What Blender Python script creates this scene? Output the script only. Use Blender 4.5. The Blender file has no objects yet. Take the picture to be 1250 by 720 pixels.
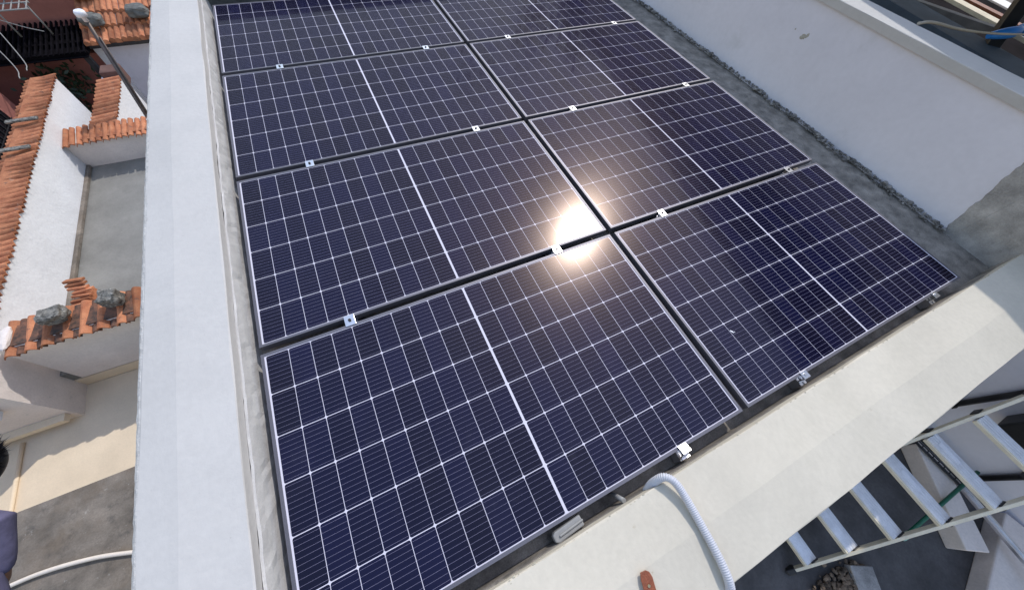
import bpy, bmesh, math, random
from mathutils import Vector, Matrix, noise
random.seed(7)
sc = bpy.context.scene
C = sc.collection
R_ = math.radians

# ------------------------------------------------------------------ camera
cam_d = bpy.data.cameras.new("camera"); cam = bpy.data.objects.new("camera", cam_d); C.objects.link(cam)
RX = Vector((0.8991, -0.4296, 0.0881)); RY = Vector((-0.3336, -0.8005, -0.4975)); RZ = Vector((0.2838, 0.4179, -0.8630))
RZ = RX.cross(RY).normalized(); RY = RZ.cross(RX).normalized(); RX = RX.normalized()
cam.matrix_world = Matrix(((RX.x, -RY.x, -RZ.x, -1.1603), (RX.y, -RY.y, -RZ.y, 0.2108), (RX.z, -RY.z, -RZ.z, 1.4227), (0, 0, 0, 1)))
cam_d.sensor_fit = 'HORIZONTAL'; cam_d.sensor_width = 36.0; cam_d.lens = 414.74 / 1250 * 36
cam_d.clip_start = 0.02; cam_d.clip_end = 3000
sc.camera = cam

# ------------------------------------------------------------------ light
SUN = Vector((0.501, 0.464, 0.731)).normalized()
el = math.asin(SUN.z); az = math.atan2(SUN.x, SUN.y)
w = bpy.data.worlds.new("World"); sc.world = w; w.use_nodes = True
nt = w.node_tree
sky = nt.nodes.new('ShaderNodeTexSky'); sky.sky_type = 'NISHITA'; sky.sun_disc = False
sky.sun_elevation = el; sky.sun_rotation = az; sky.air_density = 2.2; sky.dust_density = 0.8; sky.ozone_density = 1.4
bg = nt.nodes['Background']; bg.inputs['Strength'].default_value = 0.15
tint = nt.nodes.new('ShaderNodeVectorMath'); tint.operation = 'MULTIPLY'; tint.inputs[1].default_value = (1.05, .965, 1.045)
nt.links.new(sky.outputs[0], tint.inputs[0]); nt.links.new(tint.outputs[0], bg.inputs['Color'])
sl = bpy.data.lights.new("sun", 'SUN'); sl.energy = 2.0; sl.angle = R_(0.53); sl.color = (1.0, 0.955, 0.89)
so = bpy.data.objects.new("sun", sl); C.objects.link(so)
so.rotation_euler = SUN.to_track_quat('Z', 'Y').to_euler(); so.location = (4, 4, 8)
sc.view_settings.view_transform = 'Standard'; sc.view_settings.look = 'None'
sc.view_settings.gamma = 1.0; sc.view_settings.exposure = 0.40
sc.cycles.use_denoising = True
sc.cycles.max_bounces = 8

# ------------------------------------------------------------------ materials
def mat(name, col, rough=0.7, metal=0.0, spec=0.5, var=0.12, scale=6.0, col2=None, spots=None, bump=0.0, bscale=40.0,
        coat=0.0, coat_r=0.03, stretch=None, fine=0.06, island=0.0):
    m = bpy.data.materials.new(name); m.use_nodes = True
    t = m.node_tree; N = t.nodes; L = t.links
    b = N['Principled BSDF']
    b.inputs['Roughness'].default_value = rough; b.inputs['Metallic'].default_value = metal
    b.inputs['Specular IOR Level'].default_value = spec
    b.inputs['Coat Weight'].default_value = coat; b.inputs['Coat Roughness'].default_value = coat_r
    tc = N.new('ShaderNodeTexCoord'); vec = tc.outputs['Object']
    if stretch:
        mp = N.new('ShaderNodeMapping'); mp.inputs['Scale'].default_value = stretch; L.new(vec, mp.inputs[0]); vec = mp.outputs[0]
    n1 = N.new('ShaderNodeTexNoise'); n1.inputs['Scale'].default_value = scale; n1.inputs['Detail'].default_value = 6
    n1.inputs['Roughness'].default_value = 0.62; L.new(vec, n1.inputs['Vector'])
    r1 = N.new('ShaderNodeValToRGB'); r1.color_ramp.elements[0].position = 0.32; r1.color_ramp.elements[1].position = 0.7
    c2 = col2 or tuple(max(0, c * (1 - 2 * var)) for c in col)
    r1.color_ramp.elements[0].color = (*c2, 1); r1.color_ramp.elements[1].color = (*[min(1, c * (1 + var * .3)) for c in col], 1)
    L.new(n1.outputs[0], r1.inputs[0]); out = r1.outputs[0]
    if fine:
        n2 = N.new('ShaderNodeTexNoise'); n2.inputs['Scale'].default_value = scale * 22; n2.inputs['Detail'].default_value = 3
        L.new(vec, n2.inputs['Vector'])
        mr = N.new('ShaderNodeMapRange'); mr.inputs[1].default_value = .3; mr.inputs[2].default_value = .7
        mr.inputs[3].default_value = 1 - fine; mr.inputs[4].default_value = 1 + fine; L.new(n2.outputs[0], mr.inputs[0])
        mx = N.new('ShaderNodeVectorMath'); mx.operation = 'SCALE'; L.new(out, mx.inputs[0]); L.new(mr.outputs[0], mx.inputs['Scale'])
        out = mx.outputs[0]
    if island:
        g = N.new('ShaderNodeNewGeometry'); mr = N.new('ShaderNodeMapRange')
        mr.inputs[3].default_value = 1 - island; mr.inputs[4].default_value = 1 + island; L.new(g.outputs['Random Per Island'], mr.inputs[0])
        mx = N.new('ShaderNodeVectorMath'); mx.operation = 'SCALE'; L.new(out, mx.inputs[0]); L.new(mr.outputs[0], mx.inputs['Scale'])
        out = mx.outputs[0]
    if spots:
        for (scol, sscale, lo, hi, amt) in spots:
            n3 = N.new('ShaderNodeTexNoise'); n3.inputs['Scale'].default_value = sscale; n3.inputs['Detail'].default_value = 5
            n3.inputs['Roughness'].default_value = .7; L.new(vec, n3.inputs['Vector'])
            mr = N.new('ShaderNodeMapRange'); mr.inputs[1].default_value = lo; mr.inputs[2].default_value = hi
            mr.inputs[3].default_value = 0; mr.inputs[4].default_value = amt; L.new(n3.outputs[0], mr.inputs[0])
            mi = N.new('ShaderNodeMix'); mi.data_type = 'RGBA'; L.new(mr.outputs[0], mi.inputs[0]); L.new(out, mi.inputs[6])
            mi.inputs[7].default_value = (*scol, 1); out = mi.outputs[2]
    L.new(out, b.inputs['Base Color'])
    if bump:
        n4 = N.new('ShaderNodeTexNoise'); n4.inputs['Scale'].default_value = bscale; n4.inputs['Detail'].default_value = 5
        L.new(vec, n4.inputs['Vector'])
        bp = N.new('ShaderNodeBump'); bp.inputs['Strength'].default_value = bump; bp.inputs['Distance'].default_value = .01
        L.new(n4.outputs[0], bp.inputs['Height']); L.new(bp.outputs[0], b.inputs['Normal'])
    return m

M = {}
M['white'] = mat('white_painted_render', (.525, .512, .495), .75, var=.05, scale=1.7, spec=.25, bump=.12, bscale=60, fine=.025,
                 spots=[((.30, .28, .25), 42, .68, .74, .5), ((.42, .42, .41), 3.2, .52, .8, .35)])
M['cream_white'] = mat('warm_white_coping_paint', (.60, .555, .465), .75, var=.06, scale=2.2, spec=.25, bump=.12, bscale=50, fine=.03,
                       spots=[((.34, .27, .16), 19, .67, .76, .5), ((.46, .43, .35), 3.6, .52, .8, .4)])
M['plaster'] = mat('pale_plaster', (.58, .57, .56), .85, var=.08, scale=8, bump=.3, bscale=30, fine=.05,
                   spots=[((.72, .71, .70), 16, .60, .70, .6)])
M['rim'] = mat('bare_rim_mortar', (.56, .55, .53), .95, var=.16, scale=25, bump=.5, bscale=90, fine=.15)
M['plaster_dirt'] = mat('brown_mortar_spatter', (.46, .44, .38), .9, var=.2)
M['edge_mortar'] = mat('mortar_fillet', (.52, .48, .38), .9, var=.2, scale=30, bump=.5, bscale=80)
M['wallshade'] = mat('shaded_white_wall_paint', (.76, .755, .83), .8, var=.05, scale=1.2, spec=.2, bump=.1, bscale=40, fine=.02,
                     spots=[((.45, .46, .47), 2.2, .58, .8, .45), ((.30, .28, .22), 9, .745, .80, .7)])  # shaded-wall white: lifted and tinted lilac to imitate skylight fill
M['concrete'] = mat('grey_concrete', (.46, .445, .43), .85, var=.25, scale=7, bump=.3, bscale=60, fine=.12,
                    spots=[((.46, .45, .43), 6, .62, .72, .6), ((.12, .115, .1), 5, .6, .75, .5)])
M['deck'] = mat('roof_screed', (.35, .315, .275), .9, var=.3, scale=9, bump=.35, bscale=70, fine=.2,
                spots=[((.07, .066, .055), 10, .58, .7, .7), ((.3, .28, .25), 25, .66, .75, .5)])
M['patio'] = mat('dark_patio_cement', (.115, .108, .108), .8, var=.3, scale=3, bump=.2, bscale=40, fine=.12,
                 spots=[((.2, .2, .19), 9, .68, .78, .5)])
M['terrace'] = mat('terrace_screed', (.25, .245, .225), .85, var=.14, scale=2.5, bump=.15, bscale=30, fine=.06,
                   spots=[((.36, .36, .35), 7, .66, .76, .5), ((.16, .155, .14), 2.0, .55, .75, .4)])
M['slab'] = mat('stained_concrete', (.25, .215, .18), .9, var=.3, scale=4, bump=.3, bscale=40, fine=.12,
                spots=[((.07, .065, .06), 6, .54, .68, .75), ((.17, .125, .085), 2.2, .5, .7, .5), ((.42, .41, .38), 11, .63, .7, .5)])
M['cream'] = mat('cream_wall_paint', (.80, .665, .49), .8, var=.06, scale=3, bump=.12, bscale=40, fine=.03,
                 spots=[((.45, .4, .32), 8, .68, .8, .5)])
M['offwhite'] = mat('offwhite_lime_paint', (.82, .735, .68), .85, var=.08, scale=3, bump=.25, bscale=30, fine=.05,
                    spots=[((.36, .37, .36), 9, .66, .74, .6)])
M['white_lime'] = mat('white_lime_wall', (.80, .81, .83), .85, var=.05, scale=2, bump=.5, bscale=18, fine=.05,
                      spots=[((.45, .46, .45), 10, .66, .73, .65)])
M['pink'] = mat('faded_pink_wall', (.40, .155, .125), .85, var=.15, scale=2, bump=.1, fine=.05)
M['pier_brown'] = mat('brown_brick_pier', (.16, .085, .07), .9, var=.2)
M['tile'] = mat('terracotta_tile', (.49, .215, .112), .9, var=.22, scale=9, col2=(.32, .115, .06), spec=.2, bump=.35, bscale=60, fine=.16, island=.38,
                spots=[((.12, .09, .075), 13, .58, .70, .8), ((.52, .40, .31), 14, .62, .74, .6)])
M['tile_mould'] = mat('mouldy_tile', (.22, .10, .06), .9, var=.4, scale=16, col2=(.04, .034, .03), bump=.4, bscale=60, fine=.2, island=.2)
M['stone'] = mat('rough_grey_stone', (.27, .26, .235), .9, var=.3, scale=18, bump=.8, bscale=40, fine=.25,
                 spots=[((.06, .06, .055), 30, .5, .58, .85), ((.5, .49, .46), 40, .6, .66, .8)])
M['stone_dark'] = mat('dark_grey_stone', (.17, .175, .165), .9, var=.3, scale=8, bump=.6, bscale=20, fine=.2)
M['alu'] = mat('anodised_aluminium', (.78, .78, .80), .32, 1.0, var=.06, scale=20, fine=.03, stretch=(1, 1, 1))
M['alu_frame'] = mat('aluminium_frame', (.17, .165, .19), .5, 0.6, var=.05, scale=8, fine=.03)
M['ladder_alu'] = mat('brushed_ladder_aluminium', (.85, .86, .90), .33, .3, var=.1, scale=12, fine=.06)
M['fibreglass'] = mat('cream_ladder_stile', (.85, .77, .60), .5, var=.1, scale=9, fine=.05)
M['black'] = mat('black_plastic', (.018, .018, .02), .45, var=.2)
M['dark_metal'] = mat('dark_steel', (.045, .045, .05), .5, .3, var=.3, scale=12)
M['bluegrey'] = mat('blue_grey_steel', (.08, .105, .14), .8, 0, spec=.08, var=.15, scale=4)
M['grey_steel'] = mat('grey_galvanised_bar', (.19, .18, .18), .7, 0, spec=.15, var=.15, scale=8)
M['conduit'] = mat('grey_white_pvc_conduit', (.53, .545, .60), .45, var=.04, fine=.02)
M['cable_white'] = mat('white_cable_sheath', (.78, .70, .62), .5, var=.05)
M['cable_grey'] = mat('grey_rope', (.36, .34, .30), .8, var=.1)
M['grey_plastic'] = mat('grey_plastic', (.30, .30, .295), .6, var=.1, scale=20)
M['leather'] = mat('brown_leather', (.30, .085, .035), .5, var=.2, scale=40, bump=.3, bscale=200)
M['brass'] = mat('brass_rivet', (.7, .55, .3), .35, 1.0, var=.1)
M['blue'] = mat('blue_webbing', (.015, .20, .62), .6, var=.1)
M['green'] = mat('green_pole_paint', (.012, .14, .085), .4, var=.15, scale=20)
M['mint'] = mat('pale_green_plastic', (.30, .55, .45), .4, var=.1)
M['gravel'] = mat('brown_gravel', (.22, .16, .11), .95, var=.4, scale=30, fine=.3, island=.5)
M['crumb'] = mat('mortar_crumbs', (.27, .255, .24), .95, var=.35, scale=30, fine=.25, island=.5)
M['dark_roof'] = mat('dark_fibre_cement_sheet', (.018, .015, .017), .95, var=.3, scale=3, spec=0.02)
M['board'] = mat('pale_timber_board', (.78, .70, .56), .7, var=.1, scale=8)
M['void'] = mat('dark_window_glass', (.012, .012, .016), .12, var=.1)
M['dark_slats'] = mat('black_pergola_slats', (.008, .007, .010), .9, var=.3, spec=.05)
M['leaf'] = mat('dark_leaf', (.03, .055, .02), .5, var=.3, scale=20, island=.3)
M['ground'] = mat('street_ground', (.16, .13, .11), .95, var=.3, scale=.8)
M['disc'] = mat('white_enamel', (.82, .82, .86), .35, var=.03)
M['pole'] = mat('weathered_pole_metal', (.13, .105, .095), .5, .4, var=.2, scale=10)
M['hair'] = mat('black_hair', (.008, .007, .009), .45, var=.3, scale=60, stretch=(8, 1, 1))
M['skin'] = mat('brown_skin', (.30, .16, .10), .5, var=.1)
M['lilac'] = mat('lilac_shirt_cloth', (.15, .142, .25), .85, var=.2, scale=9, bump=.4, bscale=25)
M['jeans'] = mat('dark_denim', (.04, .05, .09), .85, var=.2, scale=20)
# panel materials: everything lies under one glossy glass coat
def glass_coat(m, r2):
    b = m.node_tree.nodes['Principled BSDF']
    b.inputs['Coat Weight'].default_value = .17; b.inputs['Coat IOR'].default_value = 1.4; b.inputs['Specular IOR Level'].default_value = .0
    N = m.node_tree.nodes; L = m.node_tree.links
    b.inputs['Coat Roughness'].default_value = .035
    b.inputs['Roughness'].default_value = r2
    # coppery gloss lobe imitating the sun's warm glare halo and haze; constant at all angles
    g = N.new('ShaderNodeBsdfGlossy'); g.inputs['Roughness'].default_value = r2; g.inputs['Color'].default_value = (1.0, .80, .69, 1)
    mx = N.new('ShaderNodeMixShader'); mx.inputs[0].default_value = .031
    L.new(b.outputs[0], mx.inputs[1]); L.new(g.outputs[0], mx.inputs[2]); L.new(mx.outputs[0], N['Material Output'].inputs['Surface'])
M['cell'] = mat('mono_silicon_cell', (.003, .004, .024), .2, var=.12, scale=3, fine=0, island=.3); glass_coat(M['cell'], .195)
def panel_variation(m):
    t = m.node_tree; N = t.nodes; L = t.links; b = N['Principled BSDF']
    oi = N.new('ShaderNodeObjectInfo'); tc = N.new('ShaderNodeTexCoord')
    vm = N.new('ShaderNodeVectorMath'); vm.operation = 'SCALE'; vm.inputs[0].default_value = (37, 51, 19); L.new(oi.outputs['Random'], vm.inputs['Scale'])
    va = N.new('ShaderNodeVectorMath'); va.operation = 'ADD'; L.new(tc.outputs['Object'], va.inputs[0]); L.new(vm.outputs[0], va.inputs[1])
    src = b.inputs['Base Color'].links[0].from_socket
    # faint dust film, drying marks and specks on the glass
    out = src
    for sc_, lo, hi, amt, col in ((2.2, .45, .8, .012, (.42, .36, .32)), (9, .62, .76, .022, (.42, .40, .38)), (170, .72, .76, .16, (.45, .43, .40))):
        nz = N.new('ShaderNodeTexNoise'); nz.inputs['Scale'].default_value = sc_; nz.inputs['Detail'].default_value = 5; nz.inputs['Roughness'].default_value = .65
        L.new(va.outputs[0], nz.inputs['Vector'])
        mr = N.new('ShaderNodeMapRange'); mr.inputs[1].default_value = lo; mr.inputs[2].default_value = hi; mr.inputs[3].default_value = 0; mr.inputs[4].default_value = amt
        L.new(nz.outputs[0], mr.inputs[0])
        mi = N.new('ShaderNodeMix'); mi.data_type = 'RGBA'; L.new(mr.outputs[0], mi.inputs[0]); L.new(out, mi.inputs[6]); mi.inputs[7].default_value = (*col, 1); out = mi.outputs[2]
    L.new(out, b.inputs['Base Color'])
panel_variation(M['cell'])
M['backsheet'] = mat('white_backsheet', (.64, .62, .70), .5, var=.02, scale=3, fine=0); glass_coat(M['backsheet'], .195)
M['ribbon'] = mat('silver_busbar', (.22, .21, .31), .4, var=.02, scale=3, fine=0); glass_coat(M['ribbon'], .195)

# ------------------------------------------------------------------ mesh builder
class MB:
    def __init__(s): s.bm = bmesh.new(); s.mi = 0
    def face(s, pts):
        try:
            f = s.bm.faces.new([s.bm.verts.new(p) for p in pts]); f.material_index = s.mi; return f
        except ValueError: return None
    def hexa(s, P):   # 8 points: bottom 4 ccw, top 4 ccw
        v = [s.bm.verts.new(p) for p in P]
        for q in ((3, 2, 1, 0), (4, 5, 6, 7), (0, 1, 5, 4), (1, 2, 6, 5), (2, 3, 7, 6), (3, 0, 4, 7)):
            f = s.bm.faces.new([v[i] for i in q]); f.material_index = s.mi
    def box(s, a, b, m=None):
        (x0, y0, z0), (x1, y1, z1) = a, b
        P = [(x0, y0, z0), (x1, y0, z0), (x1, y1, z0), (x0, y1, z0), (x0, y0, z1), (x1, y0, z1), (x1, y1, z1), (x0, y1, z1)]
        if m: P = [m @ Vector(p) for p in P]
        s.hexa(P); return s
    def bar(s, p, q, wd, ht, up=(0, 0, 1)):
        p, q = Vector(p), Vector(q); d = (q - p).normalized(); sd = d.cross(Vector(up)).normalized(); u = sd.cross(d)
        a, b = sd * wd / 2, u * ht / 2
        s.hexa([p - a - b, p + a - b, q + a - b, q - a - b, p - a + b, p + a + b, q + a + b, q - a + b]); return s
    def tube(s, pts, r, n=10, rfun=None, cap=True):
        pts = [Vector(p) for p in pts]; rings = []; ref = None
        for i, p in enumerate(pts):
            d = (pts[min(i + 1, len(pts) - 1)] - pts[max(i - 1, 0)]).normalized()
            if ref is None: ref = d.orthogonal().normalized()
            ref = (ref - d * ref.dot(d)).normalized(); b = d.cross(ref)
            rr = rfun(i) if rfun else r
            rings.append([s.bm.verts.new(p + (ref * math.cos(2 * math.pi * k / n) + b * math.sin(2 * math.pi * k / n)) * rr) for k in range(n)])
        for a, b in zip(rings, rings[1:]):
            for k in range(n):
                f = s.bm.faces.new((a[k], a[(k + 1) % n], b[(k + 1) % n], b[k])); f.material_index = s.mi; f.smooth = True
        if cap:
            for ring in (rings[0], rings[-1]):
                f = s.bm.faces.new(ring); f.material_index = s.mi
        return s
    def prism(s, prof, axis, a, b, n=1, jit=0.0, m=None):   # profile (list of 2D) swept along 'x' or 'y'
        rings = []
        for i in range(n + 1):
            t = a + (b - a) * i / n; ring = []
            for k, (u, z) in enumerate(prof):
                du = jit * noise.noise(Vector((t * 4.1, k * 7.3, u * 3))) if jit else 0
                dz = jit * .5 * noise.noise(Vector((t * 5.7, k * 3.1 + 9, z))) if jit else 0
                p = (t, u + du, z + dz) if axis == 'x' else (u + du, t, z + dz)
                ring.append(s.bm.verts.new(m @ Vector(p) if m else p))
            rings.append(ring)
        L = len(prof)
        for A, B in zip(rings, rings[1:]):
            for k in range(L):
                f = s.bm.faces.new((A[k], A[(k + 1) % L], B[(k + 1) % L], B[k])); f.material_index = s.mi
        for r in (rings[0], rings[-1]):
            f = s.bm.faces.new(r); f.material_index = s.mi
        return s
    def rock(s, c, size, seed=0, sub=2, amp=.25, boxy=.55):
        r = bmesh.ops.create_icosphere(s.bm, subdivisions=sub, radius=1.0)
        for v in r['verts']:
            n = noise.noise(v.co * 1.3 + Vector((seed * 3.7, seed, 0))); co = v.co.copy()
            m_ = max(abs(co.x), abs(co.y), abs(co.z)); co = co.lerp(co / m_, boxy) * (1 + amp * n)
            v.co = Vector((co.x * size[0], co.y * size[1], co.z * size[2])) + Vector(c)
        for f in {f for v in r['verts'] for f in v.link_faces}: f.material_index = s.mi
        return s
    def build(s, name, mats, parent=None, bevel=0.0, smooth=False, loc=None):
        bmesh.ops.recalc_face_normals(s.bm, faces=s.bm.faces)
        me = bpy.data.meshes.new(name)
        if loc is not None: bmesh.ops.translate(s.bm, verts=s.bm.verts, vec=-Vector(loc))
        s.bm.to_mesh(me); s.bm.free()
        for m in (mats if isinstance(mats, (list, tuple)) else [mats]): me.materials.append(m)
        o = bpy.data.objects.new(name, me); C.objects.link(o)
        if loc is not None: o.location = loc
        if parent:
            o.parent = parent
            o.matrix_parent_inverse = Matrix.Translation(parent.location).inverted() if not parent.get('_local') else Matrix()
        if bevel:
            md = o.modifiers.new('bevel', 'BEVEL'); md.width = bevel; md.segments = 2; md.limit_method = 'ANGLE'
        if smooth:
            for p in me.polygons: p.use_smooth = True
        return o
def tag(o, label=None, cat=None, group=None, kind=None):
    if label: o['label'] = label
    if cat: o['category'] = cat
    if group: o['group'] = group
    if kind: o['kind'] = kind
    return o
def empty(name, loc, label, cat, group=None):
    o = bpy.data.objects.new(name, None); C.objects.link(o); o.location = loc; o.empty_display_size = .1
    return tag(o, label, cat, group)
def copy_tree(o, parent=None):
    c = o.copy(); C.objects.link(c)
    if parent: c.parent = parent
    for ch in list(o.children): copy_tree(ch, c)
    return c

# ------------------------------------------------------------------ setting
tag(MB().box((-600, -600, -6.2), (600, 600, -6.0)).build('ground', M['ground']), kind='structure')
tag(MB().box((-1.83, -.06, -.30), (2.275, 4.45, -.10)).build('roof_deck', M['deck']), kind='structure')
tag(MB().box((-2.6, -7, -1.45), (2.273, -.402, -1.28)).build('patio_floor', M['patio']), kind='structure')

# ---- left low parapet
def coping_profile(u0, u1, ur, z, th=.045, rise=.008):
    return [(u0, z - th), (u1, z - th), (u1, z - .004), (u1 + (.004 if u1 < u0 else -.004), z), (ur, z + rise), (u0 + (.004 if u0 > u1 else .004), z), (u0, z - .004)]
w1 = empty('parapet_wall', (-1.98, 2, -.14), 'low white parapet along the left edge of the panels, nearest the tiled roofs', 'parapet')
b = MB(); b.box((-2.11, -.42, -5.99), (-1.85, 4.72, .054)); b.build('wall_body', M['white'], w1)
b = MB(); b.prism([(-2.113, .055), (-1.827, .055), (-1.827, .096), (-1.831, .1), (-2.0, .112), (-2.109, .102), (-2.113, .098)], 'y', -.42, 4.74, 90, .004)
b.build('coping', M['white'], w1)
# rough plaster on its inner side
b = MB(); n = 150; rows = []
for i in range(n + 1):
    y = -.05 + 4.5 * i / n; row = []
    for k in range(6):
        z = .053 - .19 * k / 5
        x = -1.8285 + .006 * (k / 5) + .0045 * noise.noise(Vector((y * 9, k * .9, 0))) + .004 * noise.noise(Vector((y * 30, k * 2, 5)))
        row.append(b.bm.verts.new((x, y, z)))
    rows.append(row)
for A, B in zip(rows, rows[1:]):
    for k in range(5): b.bm.faces.new((A[k], A[k + 1], B[k + 1], B[k]))
for k in (0,):
    pass
o = b.build('plaster_fillet', M['plaster'], w1)
md = o.modifiers.new('solid', 'SOLIDIFY'); md.thickness = .01; md.offset = -1
# rough unpainted mortar along the outer rim
b = MB(); n = 420; rows = []
for i in range(n + 1):
    y = -.42 + 5.14 * i / n; row = []
    for k, (x, z) in enumerate(((-2.108, .1005), (-2.118, .099), (-2.128, .092), (-2.135, .082), (-2.137, .05))):
        q = .0035 * noise.noise(Vector((y * 40, k * 1.7, 2))) + .003 * noise.noise(Vector((y * 11, k * .7, 8)))
        row.append(b.bm.verts.new((x + q * 1.2 * (k > 0 or .5), y, z + q * .7)))
    rows.append(row)
for A, B in zip(rows, rows[1:]):
    for k in range(4): b.bm.faces.new((A[k], A[k + 1], B[k + 1], B[k]))
b.build('rough_edge', M['rim'], w1)

# ---- near parapet (runs under the ladder side)
w2 = empty('parapet_wall', (.2, -.22, -.14), 'low cream-white parapet along the near edge of the panels, crossed by the conduit', 'parapet')
b = MB(); b.box((-1.848, -.39, -5.98), (2.273, -.059, .004)); b.build('wall_body', M['white'], w2)
b = MB(); b.prism([(-.395, .005), (-.056, .005), (-.056, .046), (-.06, .05), (-.225, .064), (-.391, .05), (-.395, .046)], 'x', -1.826, 2.272, 90, .005)
b.build('coping', M['cream_white'], w2)
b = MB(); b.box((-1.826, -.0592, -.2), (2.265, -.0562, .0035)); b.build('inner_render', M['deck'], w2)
b = MB()
for i in range(260):
    x = random.uniform(-1.6, 2.1); s = random.uniform(.001, .0032)
    b.rock((x, -.060 + random.uniform(-.010, .004), .0485), (s * 1.7, s, s * .6), i, 1)
b.build('paint_crust', M['edge_mortar'], w2)

# ---- far low parapet
w3 = empty('parapet_wall', (.2, 4.55, -.14), 'grey concrete upstand closing the far end of the roof behind the last panel row', 'parapet')
b = MB(); b.box((-1.825, 4.452, -5.97), (2.27, 4.68, .17)); b.build('wall_body', M['stone_dark'], w3, bevel=.008)

# ---- tall right wall
w4 = empty('boundary_wall', (2.45, 2.4, -.14), 'tall white wall along the right side of the panels with a flat coping', 'wall')
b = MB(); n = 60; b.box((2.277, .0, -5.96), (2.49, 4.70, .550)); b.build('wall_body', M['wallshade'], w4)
b = MB(); b.prism([(2.258, .552), (2.507, .552), (2.507, .600), (2.503, .603), (2.262, .603), (2.258, .600)], 'y', .222, 4.72, 60, .003)
b.build('coping', M['white'], w4)
# unpainted concrete pier with a hand-smeared joint
w5 = empty('concrete_pier', (2.45, -.05, -.14), 'bare grey concrete pier at the near right corner, between white wall and cream parapet', 'pier')
b = MB(); b.box((2.266, -.42, -.2), (2.56, .215, 1.35)); b.build('pier_body', M['concrete'], w5, bevel=.006)
b = MB(); N_ = 40; row = []
for i in range(N_ + 1):
    z = -.2 + .75 * i / N_
    yb = .262 + max(0, z + .14) * .21 + .018 * noise.noise(Vector((z * 9, 3, 1))) + .010 * noise.noise(Vector((z * 31, 3, 1)))
    row.append([b.bm.verts.new((2.270, .2, z)), b.bm.verts.new((2.270, yb - .008, z)), b.bm.verts.new((2.2772, yb, z))])
for P_, Q_ in zip(row, row[1:]):
    for k in (0, 1): b.bm.faces.new((P_[k], P_[k + 1], Q_[k + 1], Q_[k]))
b.build('smeared_joint', M['concrete'], w5)
b = MB(); b.box((2.279, -.41, -5.95), (2.55, -.005, -.205)); b.build('pier_base', M['concrete'], w5)
# wall continuing past the roof, down to the patio
w6 = empty('side_wall', (2.45, -2.5, -1.28), 'shaded white wall rising from the dark patio behind the ladder', 'wall')
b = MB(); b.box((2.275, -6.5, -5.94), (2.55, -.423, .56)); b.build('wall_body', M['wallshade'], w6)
b = MB()
for i in range(70):
    y = random.uniform(-2.8, -1.2); s = random.uniform(.006, .02)
    b.rock((2.268 - random.uniform(0, .05), y, -1.275), (s, s, s * .7), i, 1)
b.build('mortar_splash', M['crumb'], w6)

b = MB()
b.rock((2.277, 1.94, .345), (.004, .020, .016), 3, 3, .7, .1); b.rock((2.277, 1.915, .362), (.003, .010, .014), 5, 3, .6, .1); b.rock((2.277, 2.03, .36), (.002, .005, .005), 6, 2)
b.build('mortar_spatter', M['plaster_dirt'], w4)
# crumbs along the foot of the right wall
b = MB()
for i in range(900):
    y = random.uniform(.25, 4.4)
    d = abs(random.gauss(0, 1)) * .014
    x = 2.268 - d - .05 * max(0, noise.noise(Vector((y * 3, 0, 0)))); s = random.uniform(.003, .011) * (1.6 if random.random() < .08 else 1)
    b.rock((x, y, -.10 + s * .4 + max(0, .05 - d) * .5), (s * random.uniform(.7, 1.6), s * random.uniform(.7, 1.6), s * .8), i, 1, .5)
tag(b.build('mortar_crumbs', M['crumb']), 'rough grey mortar crumbs lying along the foot of the right wall', 'rubble', kind='stuff')

# ------------------------------------------------------------------ solar panels
PW, PH, GX, GY = 1.761, 1.046, .0328, .0346
FR = .0115
def make_panel():
    root = bpy.data.objects.new('solar_panel', None); C.objects.link(root); root['_local'] = 1
    b = MB(); hx, hy = PW / 2, PH / 2
    for (x0, y0, x1, y1) in ((-hx, -hy, hx, -hy + FR), (-hx, hy - FR, hx, hy), (-hx, -hy + FR, -hx + FR, hy - FR), (hx - FR, -hy + FR, hx, hy - FR)):
        b.box((x0, y0, -.035), (x1, y1, 0))
    b.build('frame', M['alu_frame'], root)
    b = MB(); z = -.0022
    b.mi = 1; b.face([(-hx + FR, -hy + FR, z), (hx - FR, -hy + FR, z), (hx - FR, hy - FR, z), (-hx + FR, hy - FR, z)])
    cw, chh, g, gm, gy = .0838, .1668, .0021, .0105, .0030
    tot = 20 * cw + 18 * g + gm; x = -tot / 2
    toty = 6 * chh + 5 * gy; ch = .0058
    xs = []
    for i in range(20):
        xs.append(x); x += cw + (gm if i == 9 else g)
    for x in xs:
        for j in range(6):
            y = -toty / 2 + j * (chh + gy); zc = z + .0003
            b.mi = 0
            b.face([(x + ch, y, zc), (x + cw - ch, y, zc), (x + cw - ch * .3, y + ch * .3, zc), (x + cw, y + ch, zc), (x + cw, y + chh - ch, zc), (x + cw - ch * .3, y + chh - ch * .3, zc), (x + cw - ch, y + chh, zc),
                    (x + ch, y + chh, zc), (x + ch * .3, y + chh - ch * .3, zc), (x, y + chh - ch, zc), (x, y + ch, zc), (x + ch * .3, y + ch * .3, zc)])
            b.mi = 2
            for k in range(9):
                yy = y + chh * (k + .5) / 9; hw = .00036
                b.face([(x, yy - hw, zc + .0002), (x + cw, yy - hw, zc + .0002), (x + cw, yy + hw, zc + .0002), (x, yy + hw, zc + .0002)])
    b.mi = 1
    b.face([(-hx + FR, -hy + FR, -.006), (-hx + FR, hy - FR, -.006), (hx - FR, hy - FR, -.006), (hx - FR, -hy + FR, -.006)])
    b.build('cell_laminate', [M['cell'], M['backsheet'], M['ribbon']], root)
    del root['_local']
    return root
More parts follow.
